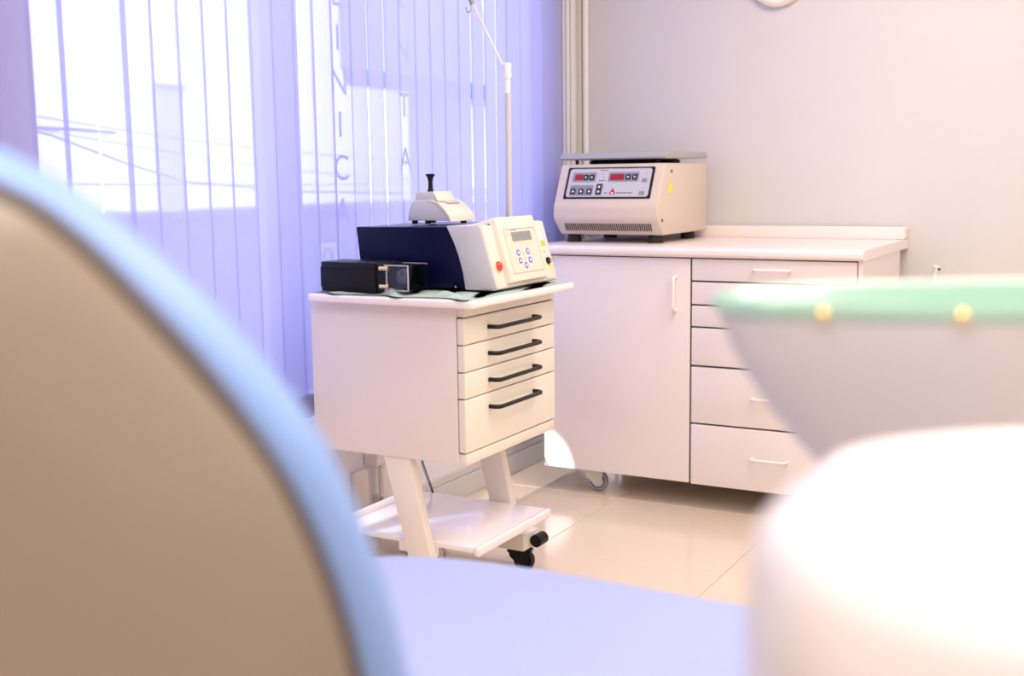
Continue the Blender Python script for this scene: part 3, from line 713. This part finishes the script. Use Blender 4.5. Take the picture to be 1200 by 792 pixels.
obj('piping', pad([(x*1.012, y+.003 if y > 0 else y*1.004) for x, y in sh], [(.01, -.009), (.001, -.010), (.001, -.018), (.01, -.019)], BK, 0, 0), 'seam', chair, True)
# seat: rounded slab
def slab(poly, z0, z1, r, seg=5):
    b = prism(poly, 'z', z0, z1)
    bmesh.ops.bevel(b, geom=[e for e in b.edges if abs(e.verts[0].co.z-e.verts[1].co.z) < 1e-5], offset=r, segments=seg, affect='EDGES', profile=.5)
    return b
seat = catmull([(-.62, .70), (-.95, .74), (-1.16, .86), (-1.20, 1.06), (-1.15, 1.27), (-1.03, 1.386), (-.95, 1.43), (-.82, 1.455), (-.68, 1.458), (-.55, 1.456), (-.42, 1.452), (-.30, 1.43), (-.25, 1.36), (-.25, .98), (-.29, .80), (-.40, .70)], 5)
obj('seat', slab(seat, .485, .588, .028), 'seatb', chair, True)
obj('seat_base', slab([(-.75+(x+.75)*.9, 1.07+(y-1.07)*.88) for x, y in seat], .425, .486, .01, 2), 'shell', chair, True)
obj('column', lathe([(0, .04), (.15, .04), (.12, .10), (.11, .25), (.13, .425), (0, .425)], Matrix.Translation((-.72, 1.07, 0)), 40), 'shell', chair, True)
obj('floor_plate', slab(rrect(-1.02, -.42, .82, 1.36, .12), 0, .042, .012, 3), 'shell', chair, True)
obj('backrest_arm', tube([(-.64, .70, .46), (-.60, .60, .48), (-.60, .50, .56), (-.61, .44, .68), (-.62, .42, .80)], .03, 14), 'shell', chair, True)

# ================================================================== DENTAL UNIT AND GLASS BOWL (right foreground)
FG = Vector((fwd.x, fwd.y, 0)).normalized(); RG = Vector((FG.y, -FG.x, 0))
un = thing('dental_unit', 'white rounded dental unit, brightly lit and blurred in the lower right foreground', 'dental unit', (.02, .55, 0))
uc = Vector((0, 0, 0))+RG*.286+FG*.455
pts = []
for k in range(64):
    a = 2*PI*k/64; n_ = 2.55; c_, s_ = math.cos(a), math.sin(a)
    pts.append(((abs(c_)**(2/n_))*math.copysign(1, c_), (abs(s_)**(2/n_))*math.copysign(1, s_)))
UM = frame(uc, RG, FG)
def shell_rings(spec, mtx):
    b = bmesh.new(); R_ = [[b.verts.new((x*sx, y*sy_, z)) for x, y in pts] for sx, sy_, z in spec]
    for A_, B_ in zip(R_, R_[1:]):
        for i in range(64): b.faces.new((A_[i], A_[(i+1) % 64], B_[(i+1) % 64], B_[i]))
    b.faces.new(R_[0]); b.faces.new(R_[-1][::-1]); return xf(b, mtx)
obj('body_shell', shell_rings([(.14, .10, .30), (.172, .118, .32), (.185, .128, .38), (.188, .131, .80), (.188, .131, .960), (.185, .128, .995), (.175, .118, 1.008), (.155, .10, 1.024), (.10, .065, 1.019), (.04, .025, 1.021)], UM), 'unit', un, True)
obj('pedestal', shell_rings([(.14, .11, 0), (.14, .11, .03), (.11, .08, .06), (.11, .08, .31)], UM), 'unit', un, True)
bc = Vector((0, 0, 0))+RG*.382+FG*.845
obj('bowl_arm', tube([uc+Vector((0, 0, .82)), (uc+bc)/2+Vector((0, 0, .82)), bc+Vector((0, 0, .82))], .028, 16), 'unit', un, True)
obj('bowl_socket', cyl(bc+Vector((0, 0, .80)), bc+Vector((0, 0, .892)), .045, n=32), 'unit', un, True)
bo = thing('glass_bowl', 'wide frosted bowl with a mint green glass rim, behind the white unit at right', 'bowl', bc+Vector((0, 0, .893)))
ZR = 1.061
Bm = frame(bc, RG, FG)
outer = [(.05, .893), (.075, .894), (.11, .903), (.150, .93), (.176, .958), (.196, .983), (.212, 1.008), (.223, 1.028), (.231, 1.050)]
inner_ = [(.226, 1.052), (.216, 1.026), (.203, 1.004), (.185, .980), (.165, .957), (.142, .934), (.105, .912), (.07, .903), (.0, .902)]
obj('bowl_body', lathe([(0, .893)]+outer+inner_, Bm, 96, sx=1, sy=.37), 'bowl', bo, True)
obj('glass_rim', lathe([(.2315, 1.051), (.2355, 1.0535), (.2365, ZR), (.233, ZR+.003), (.224, ZR+.0015), (.214, ZR-.006), (.203, ZR-.016), (.203, ZR-.022), (.218, ZR-.014), (.228, 1.0515), (.2315, 1.051)], Bm, 128, sx=1, sy=.37), 'mint', bo, True)
obj('glass_lining', lathe([(.203, 1.0052), (.185, .9812), (.165, .958), (.142, .935), (.105, .913), (.07, .904), (.0, .903), (.0, .9045), (.07, .9055), (.105, .9145), (.142, .9365), (.165, .96), (.185, .983), (.2165, 1.0275), (.226, 1.052), (.227, 1.0505)], Bm, 96, sx=1, sy=.37), 'mint', bo, True)
for dx in (-.171, -.085):  # shiny yellow beads added in place of lamp highlights on the glass rim
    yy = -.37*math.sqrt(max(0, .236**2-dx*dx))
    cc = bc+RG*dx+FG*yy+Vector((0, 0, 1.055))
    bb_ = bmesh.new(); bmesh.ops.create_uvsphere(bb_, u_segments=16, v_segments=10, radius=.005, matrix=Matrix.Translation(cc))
    obj('rim_glint', bb_, 'brass', bo, True)
